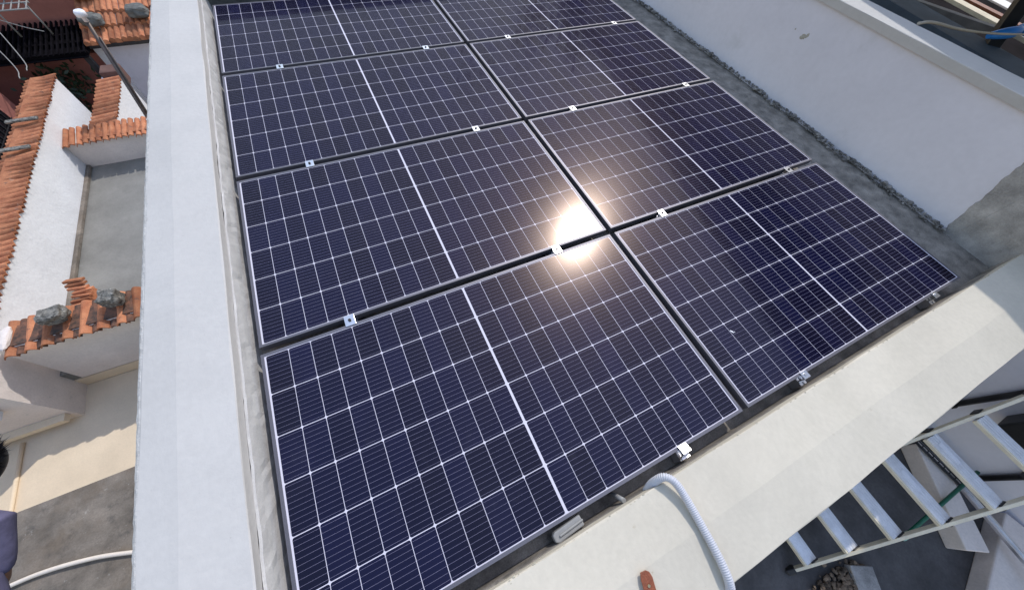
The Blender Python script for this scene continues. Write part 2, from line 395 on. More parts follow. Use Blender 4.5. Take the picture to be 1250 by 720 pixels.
names = [
    ('solar panel at the near left, its front edge facing the grey bracket and conduit', 'solar panel at the near right corner, beside the concrete pier'),
    ('left solar panel in the second row from the cream parapet, under the glare', 'right solar panel in the second row from the cream parapet, glare at its corner'),
    ('left solar panel in the third row from the cream parapet', 'right solar panel in the third row from the cream parapet, with a dark reflection'),
    ('left solar panel in the farthest row, beside the white left parapet', 'right solar panel in the farthest row, cut by the top of the photo')]
proto = make_panel()
for r in range(4):
    for c in range(2):
        o = proto if (r, c) == (0, 0) else copy_tree(proto)
        o.location = ((-1 if c == 0 else 1) * (PW + GX) / 2, r * (PH + GY) + PH / 2 - .004, 0)
        tag(o, names[r][c], 'solar panel', 'solar panels laid in two columns on the roof')

b = MB(); b.rock((0, 0, 0), (.004, .011, .0012), 4, 1); b.rock((.006, -.012, 0), (.002, .003, .001), 6, 1)
o = b.build('bird_dropping', M['disc']); o.location = (.215, .30, -.0012); o.rotation_euler = (0, 0, .5)
tag(o, 'tiny white bird dropping on the near right panel, by the centre gap', 'dropping')
# rails under the panels, with feet
rail_x = [-1.41, -.36, .382, 1.49]
rl = ['aluminium mounting rail under the left panel column, nearest the left parapet', 'aluminium mounting rail under the left panel column, its end beside the conduit',
      'aluminium mounting rail under the right panel column, its end left of the corner clamp', 'aluminium mounting rail under the right panel column, nearest the tall wall']
def make_rail():
    root = bpy.data.objects.new('mounting_rail', None); C.objects.link(root); root['_local'] = 1
    b = MB(); y0, y1 = -.047, 4.36
    b.box((-.02, y0, -.094), (.02, y1, -.046)); b.box((-.02, y0, -.046), (-.006, y1, -.037)); b.box((.006, y0, -.046), (.02, y1, -.037))
    b.build('rail_profile', M['alu'], root)
    for i in range(5):
        y = .02 + i * 1.06
        b = MB(); b.box((-.045, y - .03, -.10), (.045, y + .03, -.0945)); b.box((.021, y - .03, -.0945), (.027, y + .03, -.055)); b.tube([(-.033, y, -.0945), (-.033, y, -.086)], .007, 6)
        b.build('l_foot', M['alu'], root, bevel=.001)
    del root['_local']; return root
pr = make_rail()
for i, x in enumerate(rail_x):
    o = pr if i == 0 else copy_tree(pr); o.location = (x, 0, 0); tag(o, rl[i], 'rail', 'aluminium rails carrying the solar panels')

# clamps
def make_clamp(name, end):
    root = bpy.data.objects.new(name, None); C.objects.link(root); root['_local'] = 1
    b = MB()
    if end:
        b.box((-.02, -.022, .002), (.02, .012, .005)); b.box((-.02, -.022, -.036), (.02, -.018, .002)); b.box((-.02, -.030, -.037), (.02, -.022, -.033))
    else:
        b.box((-.022, -GY / 2 - .009, .001), (.022, GY / 2 + .009, .0045)); b.box((-.02, -.012, -.04), (.02, -.009, .001)); b.box((-.02, .009, -.04), (.02, .012, .001))
    b.build('clamp_plate', M['alu'], root, bevel=.0008)
    b = MB(); b.tube([(0, -.004 if end else 0, .004), (0, -.004 if end else 0, .010)], .0065, 12); b.build('clamp_bolt', M['dark_metal'] if not end else M['alu'], root)
    del root['_local']; return root
pm = make_clamp('mid_clamp', False); first = True
colw = ['leftmost of its row', 'just left of the centre gap', 'just right of the centre gap', 'nearest the tall wall']
roww = ['between the first and second panel rows', 'between the second and third panel rows', 'between the third and fourth panel rows']
for r in range(3):
    for i, x in enumerate(rail_x):
        o = pm if first else copy_tree(pm); first = False
        o.location = (x + (.01 if (r + i) % 2 else -.006), (r + 1) * (PH + GY) - GY / 2 - .004, 0)
        tag(o, 'silver mid clamp %s, %s' % (roww[r], colw[i]), 'clamp', 'silver mid clamps between the panels')
pe = make_clamp('end_clamp', True); first = True
el_ = [None, 'silver end clamp glinting in the sun beside the conduit', 'silver end clamp on the front edge, just right of the centre gap', 'silver end clamp on the front edge near the concrete pier']
for i in (0, 1, 2, 3):
    o = pe if first else copy_tree(pe); first = False
    o.location = (rail_x[i], -.004, 0)
    if i == 1: o.rotation_euler = (R_(-20), 0, 0); o.location.z = .004
    tag(o, el_[i] or 'silver end clamp on the front edge nearest the left parapet', 'clamp', 'silver end clamps on the front edge')
for o_ in pe.children:
    pass

# small hardware in the front gutter
b = MB()
prof = [(-.062, -.012), (-.05, -.02), (.06, -.02), (.06, .02), (-.05, .02), (-.062, .012)]
v0 = [b.bm.verts.new((x, y, 0)) for x, y in prof]; v1 = [b.bm.verts.new((x * .97, y * .9, .028)) for x, y in prof]
b.bm.faces.new(v1); b.bm.faces.new(v0[::-1])
for k in range(6): b.bm.faces.new((v0[k], v0[(k + 1) % 6], v1[(k + 1) % 6], v1[k]))
b.box((-.04, -.004, .028), (.061, .004, .036))
o = b.build('cable_bracket', M['grey_plastic'], bevel=.004); o.location = (-.915, -.036, -.035); o.rotation_euler = (0, 0, R_(4))
tag(o, 'grey bullet-shaped plastic bracket below the front edge of the near left panel', 'bracket')
b = MB(); b.tube([(-.69, -.02, -.13), (-.69, -.03, -.05), (-.685, -.05, .0)], .009, 10); 
tag(b.build('pipe_stub', M['grey_plastic']), 'short grey pipe stub standing between panel edge and cream parapet, left of the conduit', 'pipe')

# corrugated conduit
def bez(P, n):
    P = [Vector(p) for p in P]; out = []
    ext = [P[0] * 2 - P[1]] + P + [P[-1] * 2 - P[-2]]
    for i in range(1, len(ext) - 2):
        p0, p1, p2, p3 = ext[i - 1:i + 3]
        for k in range(n):
            t = k / n
            out.append(.5 * ((2 * p1) + (p2 - p0) * t + (2 * p0 - 5 * p1 + 4 * p2 - p3) * t * t + (3 * p1 - p0 - 3 * p2 + p3) * t ** 3))
    out.append(P[-1]); return out
P = [(-.60, -.10, -.05), (-.588, -.075, -.03), (-.574, -.052, .012), (-.556, -.040, .052), (-.533, -.040, .080), (-.514, -.066, .090), (-.506, -.118, .084), (-.507, -.20, .080), (-.514, -.30, .080), (-.524, -.372, .072), (-.53, -.41, .03), (-.534, -.418, -.1), (-.534, -.418, -.7)]
pts = bez(P, 60)
# resample evenly
res = [pts[0]]; acc = 0
step = .0016
for a_, b_ in zip(pts, pts[1:]):
    d = (b_ - a_).length
    while acc + d >= step and d > 0:
        t = (step - acc) / d; a_ = a_.lerp(b_, t); res.append(a_.copy()); d = (b_ - a_).length; acc = 0
    acc += d
b = MB(); b.tube(res, .016, 14, rfun=lambda i: .0122 + .0030 * (.5 + .5 * math.cos(2 * math.pi * i / 4)))
tag(b.build('flexible_conduit', M['conduit']), 'white corrugated conduit looping out of the roof and over the cream parapet', 'conduit')

# leather strip with rivet
st = empty('leather_strap', (-.775, -.3, .07), 'brown leather strap end with a rivet lying on the cream parapet', 'strap')
b = MB(); prof = [(-.019, -.11), (.019, -.11), (.0205, .03), (.015, .045), (.004, .051), (-.015, .049), (-.0195, .03)]
mt = Matrix.Translation((-.776, -.272, .074)) @ Matrix.Rotation(R_(-14), 4, 'Z') @ Matrix.Rotation(R_(4), 4, 'X')
v0 = [b.bm.verts.new(mt @ Vector((x, y, 0))) for x, y in prof]; v1 = [b.bm.verts.new(mt @ Vector((x, y, .004))) for x, y in prof]
b.bm.faces.new(v1); b.bm.faces.new(v0[::-1])
for k in range(7): b.bm.faces.new((v0[k], v0[(k + 1) % 7], v1[(k + 1) % 7], v1[k]))
b.build('strap_leather', M['leather'], st, bevel=.0012)
b = MB(); b.tube([mt @ Vector((0, .012, .004)), mt @ Vector((0, .012, .0065))], .0045, 14); b.build('rivet', M['brass'], st)

# ------------------------------------------------------------------ ladder side (patio at z = -1.28)
lad = empty('step_ladder', (.55, -.9, -1.28), 'aluminium ladder with wide flat treads and cream stiles leaning over the patio', 'ladder')
P0 = Vector((.637, -1.10, -1.177)); D = Vector((.191, 0, .158)); E_ = Vector((0, .42, 0)); Du = D.normalized()
nrm = Vector((-.637, 0, .771))
for k_off, nm in ((0, 'stile'), (1, 'stile')):
    a = P0 + E_ * k_off - D * .56; c = P0 + E_ * k_off + D * 8.2
    b = MB(); b.bar(a, c, .018, .046, up=nrm)
    b.build('stile', M['fibreglass'], lad, bevel=.002)
    b = MB(); b.bar(a - D * .10, a + D * .12, .034, .062, up=nrm); b.build('foot_cap', M['black'], lad, bevel=.006)
for k in range(8):
    p = P0 + D * k
    b = MB(); top = Vector((0, 0, 1))
    y0, y1 = -1.10 + .014, -.68 - .014
    b.box((p.x - .044, y0, p.z - .012), (p.x + .044, y1, p.z + .012))
    for q in range(4): b.box((p.x - .036 + q * .02, y0, p.z + .012), (p.x - .030 + q * .02, y1, p.z + .014))
    t = b.build('tread', M['ladder_alu'], lad, bevel=.0015)
    b = MB(); b.box((p.x - .056, y0, p.z - .012), (p.x - .0445, y1, p.z + .010)); b.build('nosing', M['fibreglass'], t, bevel=.002)
    for yy in (-1.10, -.68):
        b = MB(); b.box((p.x - .01, yy - .015, p.z - .022), (p.x + .047, yy + .015, p.z + .022))
        b.build('end_cap', M['black'], t, bevel=.005)
    if k in (3, 4):
        b = MB(); b.box((p.x - .014, -.92 + .06 * (k - 3), p.z + .0145), (p.x + .014, -.80 + .06 * (k - 3), p.z + .0155)); b.build('sticker', M['disc'], t)

b = MB(); b.bar((2.10, -1.00, -1.215), (1.76, -1.58, -1.215), .17, .125)
tag(b.build('concrete_beam', M['offwhite'], bevel=.008), 'pale grey concrete beam lying on the patio under the ladder', 'beam')
b = MB(); b.bar((2.27, -1.72, -1.22), (1.35, -1.98, -1.22), .35, .12)
tag(b.build('concrete_kerb', M['offwhite'], bevel=.01), 'pale concrete kerb on the patio nearest the camera, below the ladder', 'kerb')
b = MB(); b.bar((2.10, -1.20, -1.17), (1.82, -2.02, -1.02), .05, .022); b.bar((2.10, -1.20, -1.157), (1.82, -2.02, -1.007), .004, .012)
tag(b.build('metal_profile', M['alu'], bevel=.001), 'long silver metal profile leaning across the concrete beam', 'metal bar')
pa = empty('perforated_angle', (2.1, -1.1, -1.28), 'dark perforated steel angle lying behind the ladder treads', 'metal bar')
b = MB(); a_, c_ = Vector((2.03, -.90, -1.13)), Vector((2.06, -1.27, -1.13)); b.bar(a_, c_, .075, .004); b.bar(a_ + Vector((.036, 0, .015)), c_ + Vector((.036, 0, .015)), .004, .03)
b.build('angle_profile', M['dark_metal'], pa)
b = MB()
for i in range(9):
    p = a_.lerp(c_, (i + .5) / 9); b.bar(p + Vector((-.012, -.016, .004)), p + Vector((-.012, .016, .004)), .009, .003)
b.bar(a_ + Vector((.012, 0, .004)), c_ + Vector((.012, 0, .004)), .006, .003)
b.build('slot_row', M['alu'], pa)
for (y0, y1, lb) in ((-.79, -.83, 'dark steel pipe on the shaded wall, nearer the cream parapet'), (-1.33, -1.31, 'dark steel pipe on the shaded wall, behind the green pole')):
    b = MB(); b.tube([(2.252, y0, -1.28), (2.252, y1, .52)], .02, 10)
    b.box((2.23, y0 - .03, -.9), (2.274, y0 + .03, -.87))
    tag(b.build('wall_pipe', M['dark_metal']), lb, 'pipe', 'dark pipes on the shaded wall')
bx = empty('wall_box', (2.2, -1.05, -.6), 'black box mounted on the shaded wall at the right edge', 'box')
b = MB(); b.box((2.11, -1.20, -.70), (2.272, -.93, -.3)); b.build('box_body', M['black'], bx, bevel=.012)
b = MB(); b.box((2.06, -.955, -.735), (2.12, -.925, -.70)); b.build('box_hinge', M['black'], bx, bevel=.003)
gp = empty('green_pole', (1.5, -1.34, -1.2), 'thin green pole with a pale rounded end lying under the ladder', 'pole')
b = MB(); b.tube([(1.47, -1.33, -1.23), (2.16, -1.24, -1.05)], .012, 10); b.build('shaft', M['green'], gp)
b = MB(); b.tube([(1.40, -1.34, -1.25), (1.42, -1.337, -1.244), (1.45, -1.333, -1.236), (1.475, -1.33, -1.229)], .02, 12, rfun=lambda i: (.010, .019, .021, .015)[i]); b.build('rounded_end', M['mint'], gp)
b = MB()
for i in range(420):
    a_ = random.random(); x = .62 + .36 * a_ + random.gauss(0, .03); y = -1.31 - .05 * a_ + random.gauss(0, .045); s = random.uniform(.006, .016)
    b.rock((x, y, -1.278 + s * .5 + .03 * random.random()), (s * random.uniform(.7, 1.8), s, s * .6), i, 1, .5)
tag(b.build('gravel', M['gravel']), 'small heap of brown gravel and leaves on the patio below the ladder foot', 'gravel', kind='stuff')
b = MB(); b.bar((.98, -1.29, -1.255), (.80, -1.62, -1.255), .16, .05); tag(b.build('grey_board', M['concrete'], bevel=.004), 'grey cement board beside the gravel heap under the ladder', 'board')
b = MB(); b.tube([(.46, -1.21, -1.272), (.47, -1.23, -1.26)], .03, 12); tag(b.build('bottle_lid', M['disc'], bevel=.002), 'small white lid on the patio beside the gravel heap', 'lid')

# ------------------------------------------------------------------ beyond the tall wall (right)
nb = empty('neighbour_shed', (6, 3, -6), 'dark flat shed roof beyond the tall white wall', 'shed')
b = MB(); b.box((2.75, -3, -.60), (10.5, 9, -.50)); b.build('sheet_roof', M['dark_roof'], nb)
b = MB(); b.box((2.8, -2.9, -5.9), (10.4, 8.9, -.601)); b.build('shed_walls', M['dark_roof'], nb)
def beam(name, a, c, wd, ht, m, label, cat='beam', group=None):
    b = MB(); b.bar(a, c, wd, ht); return tag(b.build(name, M[m], bevel=.004), label, cat, group)
beam('steel_beam', (5.20, .15, -.08), (6.12, 4.6, -.08), .46, .16, 'bluegrey', 'wide blue-grey steel beam lying just beyond the tall wall')
beam('steel_tube', (5.75, 3.55, -.04), (6.42, 1.90, -.04), .11, .08, 'grey_steel', 'thin grey steel tube behind the blue-grey beam')
beam('timber_board', (6.52, 1.45, -.03), (7.02, 3.7, -.03), .17, .04, 'board', 'pale sunlit timber board behind the black post')
beam('metal_sheet', (7.5, 2.27, -.02), (7.75, 3.2, -.02), .26, .02, 'disc', 'white metal sheet at the top right corner')
beam('dark_plank', (7.0, 1.55, -.06), (7.35, 3.4, -.06), .12, .05, 'leather', 'reddish dark plank between the timber board and the white metal sheet')
beam('grey_slab', (4.98, .7, -.09), (5.13, 1.86, -.09), .26, .08, 'grey_steel', 'short grey slab between tall wall and blue-grey beam')
b = MB(); b.bar((5.35, 1.46, -.5), (6.35, 2.19, .76), .13, .10)
tag(b.build('black_post', M['black'], bevel=.006), 'leaning black post tied with a blue strap', 'post')
b = MB()
pts = bez([(2.49, 1.43, .615), (2.7, 1.43, .60), (3.4, 1.46, .48), (4.4, 1.52, .33), (5.5, 1.55, .20), (6.4, 1.62, .1), (7.4, 1.7, .05)], 8)
b.tube(pts, .009, 8); tag(b.build('grey_rope', M['cable_grey']), 'grey rope running from the tall wall past the black post', 'rope')
b = MB()
b.tube(bez([(5.35, 1.75, .12), (5.6, 1.66, .17), (5.82, 1.70, .17), (6.0, 1.62, .14), (6.3, 1.64, .05), (6.7, 1.66, -.02)], 8), .05, 8, rfun=lambda i: .018 + .035 * abs(math.sin(i * .21 + .3)))
tag(b.build('blue_strap', M['blue']), 'bright blue strap knotted round the black post', 'strap')
cn = empty('canopy', (8, 3, 2.2), 'dark canopy roof of the neighbour, out of view, added to be mirrored in the right-hand panels', 'canopy')  # unseen canopy, added to shade the wall coping and darken panel reflections
b = MB(); q = [(2.50, -1.75), (7.9, -1.75), (8.3, 9.6), (5.13, 9.4)]
b.hexa([(x, y, 2.2) for x, y in q] + [(x, y, 2.3) for x, y in q]); b.build('canopy_roof', M['dark_roof'], cn)

tr = empty('reflection_tree', (6.8, 11.2, -6), 'unseen bushy tree past the neighbour canopy, added to be mirrored in the far right panels', 'tree')  # out-of-view tree added to give the panels a ragged dark reflection
b = MB(); b.tube([(6.8, 11.2, -6), (6.85, 11.2, 0), (6.75, 11.25, 2.4), (6.8, 11.2, 4.2)], .2, 8, rfun=lambda i: (.26, .2, .14, .05)[i])
for q in ((5.6, 10.9, 4.1), (7.9, 11.6, 4.4), (6.5, 10.2, 4.6), (7.0, 12.2, 4.8)): b.tube([(6.78, 11.22, 2.2), q], .05, 6)
b.build('trunk', M['pole'], tr)
b = MB()
cl = [(Vector((random.gauss(6.7, 1.0), random.gauss(11.2, .9), random.gauss(3.9, .75))), random.uniform(.35, .7)) for _ in range(26)]
for c, r in cl:
    for i in range(90):
        p = c + Vector([random.gauss(0, .5) for _ in range(3)]) * r; u = Vector([random.gauss(0, 1) for _ in range(3)]).normalized(); v = u.orthogonal().normalized()
        b.face([p - u * .11, p + v * .05, p + u * .11, p - v * .05])
b.build('crown', M['leaf'], tr)

# ------------------------------------------------------------------ neighbour's house (left), lower than the roof
def tile_run(axis, u0, u1, v0, v1, z, pitch, drop=0.0, jit=.008, mould=False, groups=0):
    """row of barrel tiles along axis, each arched tile spanning v0..v1 across the wall"""
    b = MB(); u = u0; i = 0; seg = 6
    while u < u1 - pitch * .4:
        for kind in ((0, 1) if mould else (0,)):
            wd = pitch * ((.74 if kind == 0 else .5) if mould else .98); uc = u + (0 if kind == 0 else pitch * .5)
            h = ((.04 if mould else .028) if kind == 0 else .018); th = .014; b.mi = kind if mould else 0
            ja, jb = random.uniform(-jit, jit), random.uniform(-jit, jit); jz = random.uniform(-.006, .008); tl = random.uniform(-.1, .1) * pitch
            top, bot = [], []
            for e, (v, dz) in enumerate(((v0 + ja, 0), (v1 + jb, -drop))):
                rt, rb = [], []
                for k in range(seg + 1):
                    t = k / seg; du = (t - .5) * wd + (tl if e else 0); zz = z + jz + dz + h * math.sin(math.pi * t) + .02 * (0 if mould else t)
                    p = (uc + du, v, zz) if axis == 'x' else (v, uc + du, zz)
                    rt.append(b.bm.verts.new(p)); rb.append(b.bm.verts.new((p[0], p[1], p[2] - th)))
                top.append(rt); bot.append(rb)
            for k in range(seg):
                for q in ((top[0][k], top[0][k + 1], top[1][k + 1], top[1][k]), (bot[0][k], bot[0][k + 1], bot[1][k + 1], bot[1][k]),
                          (top[0][k], top[0][k + 1], bot[0][k + 1], bot[0][k]), (top[1][k], top[1][k + 1], bot[1][k + 1], bot[1][k])):
                    f = b.bm.faces.new(q); f.material_index = b.mi
            for k in (0, seg):
                f = b.bm.faces.new((top[0][k], top[1][k], bot[1][k], bot[0][k])); f.material_index = b.mi
        u += pitch; i += 1
    return b
# terrace floor
tag(MB().box((-4.70, 3.06, -2.64), (-2.3, 6.46, -2.5)).build('terrace_floor', M['terrace']), kind='structure')
tag(MB().box((-6.5, -3, -2.95), (-2.3, 3.048, -2.8)).build('lower_floor', M['cream']), kind='structure')
# wall with tiled top beside the terrace
t1 = empty('tiled_wall', (-4.8, 5.6, -2.5), 'broad white sunlit wall beside the grey terrace, topped with orange tiles', 'wall')
b = MB(); b.box((-4.96, 3.2, -5.9), (-4.702, 7.72, -1.86)); b.mi = 1; b.box((-4.955, 3.42, -1.859), (-4.71, 7.71, -1.845)); b.mi = 0; b.build('wall_body', [M['white_lime'], M['tile']], t1)
b = tile_run('y', 3.42, 7.75, -4.66, -5.02, -1.85, .082, drop=.05); b.build('tile_coping', [M['tile'], M['tile_mould']], t1)
b = MB(); b.box((-4.70, 3.4, -2.498), (-4.655, 6.45, -2.45)); b.build('base_strip', M['slab'], t1, bevel=.01)  # darker grey strip along the foot of the wall
b = MB()
for yy in (5.95, 6.55): b.box((-5.0, yy - .03, -1.80), (-4.68, yy + .03, -1.775))
b.build('mortar_joint', M['stone'], t1, bevel=.008)
t2 = empty('tiled_wall', (-4, 6.55, -2.5), 'low white wall at the far end of the grey terrace, capped with a tile row', 'wall')
b = MB(); b.box((-4.700, 6.462, -5.9), (-2.3, 6.70, -2.13)); b.mi = 1; b.box((-4.52, 6.47, -2.129), (-2.3, 6.69, -2.10)); b.mi = 0; b.build('wall_body', [M['offwhite'], M['tile']], t2)
b = tile_run('x', -4.67, -2.3, 6.74, 6.40, -2.10, .075, drop=.04); b.build('tile_coping', [M['tile'], M['tile_mould']], t2)
t3 = empty('tiled_wall', (-3.9, 3.1, -2.5), 'shaded wall at the near end of the grey terrace, its mouldy tiles held by two stones', 'wall')
b = MB(); b.box((-4.62, 3.055, -2.64), (-2.3, 3.28, -1.86)); b.mi = 1; b.box((-4.54, 3.06, -1.859), (-2.3, 3.275, -1.845)); b.build('wall_body', [M['offwhite'], M['tile_mould']], t3)
b = tile_run('x', -4.52, -2.3, 3.33, 2.975, -1.855, .135, drop=.03, mould=True); b.build('tile_coping', [M['tile'], M['tile_mould']], t3)
b = MB(); b.rock((-4.535, 3.15, -1.83), (.035, .13, .025), 5, 2); b.build('mortar_patch', M['offwhite'], t3)
b = MB(); b.box((-4.70, 3.052, -2.80), (-2.3, 3.2, -2.65)); b.build('ledge', M['cream'], t3)
# projecting white volume at the left of it
t4 = empty('side_building', (-5.4, 2.9, -2.8), 'white wall block stepping out at the left end of the mouldy tiled wall', 'building')
b = MB(); b.box((-7.5, 2.70, -2.80), (-4.703, 3.19, -1.93)); b.build('wall_body', M['offwhite'], t4)
b = MB(); b.box((-7.5, 2.62, -2.70), (-4.74, 2.698, -2.64)); b.build('ledge', M['cream'], t4)
b = MB(); b.box((-5.05, 2.60, -2.25), (-4.86, 2.69, -1.98)); b.build('gutter_box', M['white_lime'], t4, bevel=.006)
b = MB(); b.tube([(-5.19, 2.61, -2.785), (-5.19, .5, -2.785)], .017, 10); tag(b.build('floor_pipe', M['cream']), 'cream pipe lying along the sunlit floor beside the grey slab', 'pipe')
# grey stained slab with cable
tag(MB().box((-6.5, -3, -2.2), (-2.25, 1.60, -2.0)).build('concrete_slab', M['slab']), 'dark stained concrete roof slab below the left parapet, under the white cable', 'slab')
b = MB(); b.tube(bez([(-4.9, 1.16, -1.98), (-4.5, 1.10, -1.98), (-4.2, 1.09, -1.98), (-3.95, 1.05, -1.975), (-3.72, .985, -1.98), (-3.3, .82, -1.98), (-2.6, .5, -1.98)], 8), .015, 10)
tag(b.build('white_cable', M['cable_white']), 'thick white cable snaking across the stained concrete slab', 'cable')
# stones and loose tiles
b = MB(); b.rock((0, 0, 0), (.085, .07, .06), 3, 4, .3, .8); o = b.build('stone', M['stone']); o.location = (-4.13, 3.18, -1.745); o.rotation_euler = (0, 0, .1); tag(o, 'grey rock on the mouldy tiles, left of the pair', 'stone', 'stones holding down the roof tiles')
b = MB(); b.rock((0, 0, 0), (.07, .07, .065), 8, 4, .3, .8); o = b.build('stone', M['stone']); o.location = (-3.70, 3.20, -1.74); o.rotation_euler = (0, 0, -.2); tag(o, 'grey rock on the mouldy tiles, nearer the white parapet', 'stone', 'stones holding down the roof tiles')
b = MB()
for i in range(7):
    mt = Matrix.Translation((-4.05 + .012 * i * (1 if i < 4 else -1) + (.05 if i > 3 else 0), 3.36 + .042 * i, -1.88 + .012 * i)) @ Matrix.Rotation(R_(random.uniform(-9, 9) - 8), 4, 'Z') @ Matrix.Rotation(R_(-28), 4, 'X')
    b.box((-.075, -.03, -.012), (.075, .03, .012), mt)
b.box((-4.09, 3.283, -2.499), (-4.02, 3.60, -1.93))
tag(b.build('tile_stack', M['tile'], bevel=.003), 'little leaning stack of broken orange tiles behind the left rock', 'tiles')

# wall with tile top running back from the terrace
t5 = empty('tiled_wall', (-4.25, 7.4, -3), 'short tile-topped wall running back behind the terrace, beside the leaning pole', 'wall')
b = MB(); b.box((-4.38, 6.74, -5.9), (-4.12, 8.15, -2.14)); b.build('wall_body', M['white_lime'], t5)
b = tile_run('y', 6.78, 8.05, -4.09, -4.42, -2.12, .10, drop=.03); b.build('tile_coping', [M['tile'], M['tile_mould']], t5)
b = MB(); b.box((-4.36, 8.10, -2.3), (-4.10, 8.35, -2.06)); b.build('end_pier', M['pier_brown'], t5, bevel=.02)
# house with red tile roof
hs = empty('tiled_house', (-3.2, 10.5, -6), 'house with an orange tiled roof and shaded white wall, top left', 'house')
b = MB(); b.box((-4.50, 9.2, -5.95), (-1.5, 13.5, -2.12)); b.build('wall', M['wallshade'], hs)
b = MB()
pitch, course, slope = .085, .31, .32
for j in range(12):
    y0 = 8.98 + j * course * .94; z0 = -2.03 + j * course * .94 * slope
    for i in range(38):
        x = -4.56 + i * pitch; jz = random.uniform(-.006, .006); jy = random.uniform(-.02, .02); seg = 5
        rings = []
        for (yy, zz) in ((y0 + jy, z0 + .035), (y0 + jy + course, z0 + course * slope)):
            rings.append([b.bm.verts.new((x + (k / seg) * pitch, yy, zz + jz + .028 * math.sin(math.pi * k / seg))) for k in range(seg + 1)])
        low = [b.bm.verts.new((v.co.x, v.co.y, z0 - .01)) for v in rings[0]]
        for k in range(seg):
            b.bm.faces.new((rings[0][k], rings[0][k + 1], rings[1][k + 1], rings[1][k])); b.bm.faces.new((low[k], low[k + 1], rings[0][k + 1], rings[0][k]))
b.build('roof', [M['tile']], hs)
b = MB(); b.box((-4.54, 9.0, -2.10), (-1.5, 9.04, -2.02)); b.build('fascia', M['dark_metal'], hs)
b = MB(); b.box((-4.57, 9.13, -5.9), (-4.44, 9.198, -2.13)); b.build('corner_pilaster', M['white_lime'], hs)
def px_note(): pass
rs = [((-4.40, 9.86), 'grey stone on the orange roof, uppermost at its left edge'), ((-4.33, 9.28), 'grey stone on the orange roof, beside the white disc'), ((-3.68, 9.38), 'grey stone on the orange roof, nearest the white parapet')]
for i, ((x, y), lb) in enumerate(rs):
    b = MB(); b.rock((0, 0, 0), (.15, .13, .08), 20 + i, 3, .3); o = b.build('stone', M['stone_dark']); o.location = (x, y, -2.03 + (y - 8.98) * slope + .13)
    tag(o, lb, 'stone', 'stones holding down the roof tiles')
# leaning pole with disc
pl = empty('leaning_pole', (-3.87, 6.84, -6), 'thin dark metal pole topped by a round white disc, crossing the shaded wall', 'pole')
tp, bs = Vector((-3.70, 7.31, -1.12)), Vector((-3.835, 6.95, -2.45))
b = MB(); b.tube([tp, bs, Vector((-3.86, 6.86, -2.8)), Vector((-3.87, 6.84, -5.99))], .022, 10); b.build('shaft', M['pole'], pl)
b = MB(); b.tube([tp.lerp(bs, .12) + Vector((.03, .0, 0)), bs + Vector((.035, 0, 0))], .011, 8); b.build('brace_rod', M['pole'], pl)
b = MB(); b.tube([tp, tp + Vector((0, 0, .05)), tp + Vector((0, 0, .06)), tp + Vector((0, 0, .10)), tp + Vector((0, 0, .12))], .1, 20, rfun=lambda i: (.026, .026, .06, .06, .045)[i]); b.build('disc_head', M['disc'], pl)
# pink house
ph = empty('pink_house', (-6.5, 10.5, -6), 'faded pink house in shade behind the black pergola, top left corner', 'house')
b = MB(); b.box((-9, 9.35, -5.95), (-4.503, 9.6, -2.3)); b.build('wall', M['pink'], ph)
b = MB(); b.box((-9.2, 9.98, -5.95), (-4.57, 10.3, .2)); b.build('upper_wall', M['pink'], ph)
pg = empty('pergola', (-5.2, 9.6, -6), 'black slatted pergola roof in front of the pink wall', 'pergola')
b = MB()
for i in range(26):
    y = 8.75; x = -6.3 + i * .069
    b.bar((x, 8.8, -2.05), (x - .09, 9.86, -2.0), .02, .03)
b.build('slat_roof', M['dark_slats'], pg)
b = MB()
for y in (8.85, 9.2, 9.5, 9.78): b.box((-6.45, y, -2.11), (-4.56, y + .05, -2.06))
b.box((-6.4, 8.8, -2.13), (-4.58, 9.84, -2.115)); b.build('frame', M['dark_slats'], pg)  # black sheet under the slats stands in for the courtyard's shade
b = MB(); b.box((-4.68, 8.86, -5.99), (-4.60, 8.94, -2.12)); b.build('post', M['dark_metal'], pg)
# left-edge house with window
lh = empty('pink_house', (-7, 7, -6), 'pink house wall with a dark barred window left of the tiled wall', 'house')
b = MB(); b.box((-9.2, 3.3, -5.95), (-5.9, 8.6, -2.1)); b.build('wall', M['pink'], lh)
b = tile_run('y', 6.0, 8.6, -5.82, -6.3, -2.08, .12, drop=-.06); b.build('tile_edge', [M['board']], lh)
f = MB(); f.box((-5.90, 6.6, -3.35), (-5.86, 8.2, -2.35)); wf = f.build('window', M['pink'], lh)
f = MB(); f.box((-5.858, 6.66, -3.3), (-5.85, 8.14, -2.4)); f.build('pane', M['void'], wf)
f = MB()
for i in range(12): f.box((-5.846, 6.72 + i * .12, -3.3), (-5.836, 6.735 + i * .12, -2.4))
for i in range(4): f.box((-5.835, 6.66, -3.2 + i * .22), (-5.828, 8.14, -3.188 + i * .22))
f.build('window_grille', M['dark_metal'], wf)
